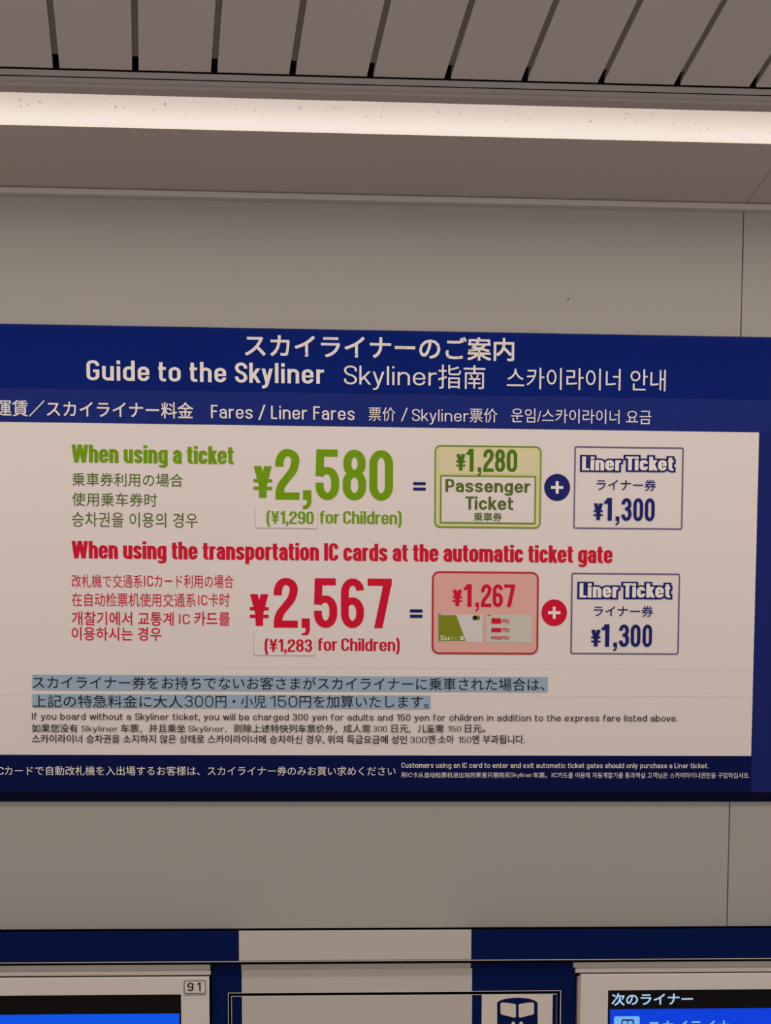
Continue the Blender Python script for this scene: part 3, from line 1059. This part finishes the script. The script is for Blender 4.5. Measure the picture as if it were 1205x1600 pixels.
dx0, dx1, dz1 = X(357.2), X(875.4), Z(1550.4)
c0, c1_, c2_, c3 = X(331.4), X(378.0), X(737.4), X(898.4)
mb = MB()
z_ch = Z(1513.8)
for x0, x1, mi in ((c0, c1_, 1), (c1_, c2_, 0), (c2_, c3, 1)):
    mb.box(x0, x1, YP, -0.006, dz1, z_ch, mi)
    mb.box(x0, x1, YP + 0.010, -0.006, z_ch, zt, mi)
mb.box(c0, dx0, YP, -0.006, 0.0, dz1, 1)
mb.box(dx1, c3, YP, -0.006, 0.0, dz1, 1)
so = tag(mb.build('surround_panel', [PANEL, BLUE]), 'cream and blue surround panel framing the service door under the fascia', 'panel')
mb = MB()
e_ = 0.0012
mb.box(dx0 - e_, dx1 + e_, YP - 0.0016, YP - 0.0002, dz1, dz1 + e_)
mb.box(dx0 - e_, dx0, YP - 0.0016, YP - 0.0002, 0.3, dz1)
mb.box(dx1, dx1 + e_, YP - 0.0016, YP - 0.0002, 0.3, dz1)
tag(mb.build('opening_edge', EDGEM, so), 'thin bright metal edge')
mb = MB()
mb.box(dx0, dx1, -0.012, -0.0065, 0.0, dz1)
mb.build('recess_back', VOID, so)

door = tag(empty('service_door', ((dx0 + dx1) / 2, -0.02, 0.02)), 'cream service door with blue edges and a train pictogram, between the two machines', 'door panel')
ex0, ex1, ez1 = X(361.4), X(870.6), Z(1554.6)
mb = MB()
mb.box(ex0, ex1, YP - 0.001, -0.0125, 0.02, ez1, 0, bev=0.001)
mb.build('door_leaf', EDGEM, door)
Yd, Yd2, Yd3, Yd4 = YP - 0.0014, YP - 0.0018, YP - 0.0022, YP - 0.0026
for a, c_, m_, nm in ((362.3, 378.0, BLUE, 'blue_strip'), (378.2, 737.4, PANEL, 'cream_face'), (737.6, 869.8, BLUE, 'blue_strip')):
    mb = MB()
    mb.box(X(a), X(c_), Yd, YP - 0.001, 0.022, ez1 - 0.0012)
    mb.build(nm, m_, door)
mb = MB()
mb.box(X(752.6), X(863.2), Yd2, Yd, 1.38, ez1 - 0.0012)
pic = mb.build('pictogram_plate', PLATE, door)
tr = Ink(Yd3)
body = [(777.3, 1640), (777.0, 1566.5)]
for k in range(13):
    t = k / 12
    body.append((777.0 + 63.2 * t, 1566.5 - 7.6 * math.sin(math.pi * t) ** 0.55))
body += [(840.2, 1566.5), (840.6, 1640)]
body = [body[0]] + body[2:-2] + [body[-1]]
tr.outline(body[::-1], 0)
tr.Y = Yd4
tr.outline([(782.0, 1568.8), (784.0, 1566.3), (795.0, 1567.2), (805.3, 1568.8), (806.4, 1570.0), (806.2, 1588.6), (804.5, 1590.2), (784.0, 1585.2), (782.2, 1583.6)][::-1], 1)
tr.outline([(810.6, 1570.0), (811.8, 1568.8), (822.0, 1567.0), (832.6, 1566.2), (834.6, 1568.6), (834.6, 1583.4), (832.8, 1585.2), (812.4, 1590.2), (810.8, 1588.8)][::-1], 1)
tr.disc(802.2, 1599.2, 2.9, 1).disc(814.6, 1599.2, 2.9, 1)
tag(tr.build('train_pictogram', [BLUE, PLATE], pic), 'blue train front pictogram')


# ------------------------------------------------------------------ ticket machines
def machine(x0, x1, cap_x0, cap_x1, cap_b, face_t, scr, label):
    """x0/x1: sides of the face; scr: (left, right, top, blue top) in photo pixels."""
    YM = -0.052
    YC = -0.044
    xm = (max(0, x0) + min(1205, x1)) / 2
    fx0, fx1 = at(x0, 1570, YM).x, at(x1, 1570, YM).x
    fz1 = at(xm, face_t, YM).z
    r_ = tag(empty('ticket_machine', ((fx0 + fx1) / 2, -0.02, 0.0)), label, 'ticket machine', 'ticket machines under the fascia')
    mb = MB()
    cz0 = at(xm, cap_b, YC).z
    cx0, cx1 = at(cap_x0, 1515, YC).x, at(cap_x1, 1515, YC).x
    cz_m = cz0 + 6.2 * MM
    mb.box(cx0, cx1, YC, -0.006, cz0, cz_m, bev=0.0008)
    mb.box(cx0, cx1, YC + 0.014, -0.006, cz_m, zt)
    mb.build('top_trim', PANEL, r_)
    sx0_, sx1_ = at(scr[0], 1580, YM).x, at(scr[1], 1580, YM).x
    sz1_ = at(xm, scr[2], YM).z
    sz0_ = sz1_ - 0.40
    mb = MB()
    mb.box(fx0, sx0_, YM, -0.0255, sz0_, sz1_)
    mb.box(sx1_, fx1, YM, -0.0255, sz0_, sz1_)
    mb.box(fx0, fx1, YM, -0.0255, 0.0, sz0_)
    b2 = 0.003
    mb.box(fx0, fx1, YM, -0.0255, sz1_, fz1 - b2)
    mb.poly([(fx0, YM, fz1 - b2), (fx1, YM, fz1 - b2), (fx1, YM + b2 * 1.6, fz1), (fx0, YM + b2 * 1.6, fz1)])
    mb.poly([(fx0, YM + b2 * 1.6, fz1), (fx1, YM + b2 * 1.6, fz1), (fx1, -0.0255, fz1), (fx0, -0.0255, fz1)])
    mb.build('front_panel', MACH, r_)
    mb = MB()
    mb.box(fx0 - 0.004, fx1 + 0.004, -0.025, -0.006, 0.0, cz0 - 0.0005)
    mb.build('body', VOID, r_)
    YG = YM + 0.004
    mb = MB()
    mb.box(sx0_, sx1_, YG, -0.0256, sz0_, sz1_)
    return r_, mb.build('screen', GLASS, r_), YM, YG, sz0_


r1, s1, YM, YG, sz0_ = machine(-420, 327.4, -424, 329.3, 1524.4, 1526.4, (-360, 283.2, 1554.6, 1584), 'cream ticket machine numbered 91 with blue screen, left of the service door')
ik = Ink(YG - 0.0004)
xa_, xb_ = at(-350, 1590, YG).x, at(280.4, 1590, YG).x
zt_ = at(141, 1584.6, YG).z
ik.poly([(xa_, ik.Y, sz0_ + 0.01), (xb_, ik.Y, sz0_ + 0.01), (xb_, ik.Y, zt_), (xa_, ik.Y, zt_)])
tag(ik.build('display', SCRL, s1), 'glowing blue display area')
pl = Ink(YM - 0.0012)
pl.rounded(287.6, 321.4, 1532.2, 1552.6, 2.2, 1)
pl.Y = YM - 0.0016
pl.rounded(288.6, 320.4, 1533.2, 1551.6, 1.5, 0)
pl.Y = YM - 0.0020
pl.glyphs([('9', 293, 302.4), ('1', 308.0, 313.6)], PLT, 1535.2, 1548.7, 2)
pl.Y = YM - 0.0004
pl.rect(286.8, 322.6, 1554.4, 1555.2, 1)
tag(pl.build('number_plate', [PLATE, INKK, INKK], r1), 'small plate with machine number')

r2, s2, YM, YG, sz0_ = machine(907.4, 1660, 900.4, 1664, 1519.0, 1520.6, (949.8, 1600, 1546.6, 1576), 'cream ticket machine with blue screen and white lettering, right of the service door')
ik = Ink(YG - 0.0004)
xa_, xb_ = at(953.0, 1590, YG).x, at(1590, 1590, YG).x
zt_ = at(1080, 1576, YG).z
ik.poly([(xa_, ik.Y, sz0_ + 0.01), (xb_, ik.Y, sz0_ + 0.01), (xb_, ik.Y, zt_), (xa_, ik.Y, zt_)])
dsp = tag(ik.build('display', SCRR, s2), 'glowing blue display area')
Ink(YG - 0.0004).font('次のライナー', 955.9, 1083, 1551.6, 1570.9, .022).build('display_title', SCRT, s2)
Ink(YG - 0.0008).font('スカイライナー', 1013, 1161, 1594.4, 1615, .022).build('display_line', SCRC, s2)
ic = Ink(YG - 0.0008)
ic.rounded(959.4, 999.4, 1588, 1628, 3, 0)
ic.Y = YG - 0.0012
ic.rounded(970.8, 990.8, 1592.4, 1620, 4, 1)
ic.Y = YG - 0.0016
ic.rounded(973.0, 980.0, 1595.0, 1604, 1.5, 0).rounded(981.6, 988.6, 1595.0, 1604, 1.5, 0)
ic.build('display_icon', [SCRC, SCRN], s2)
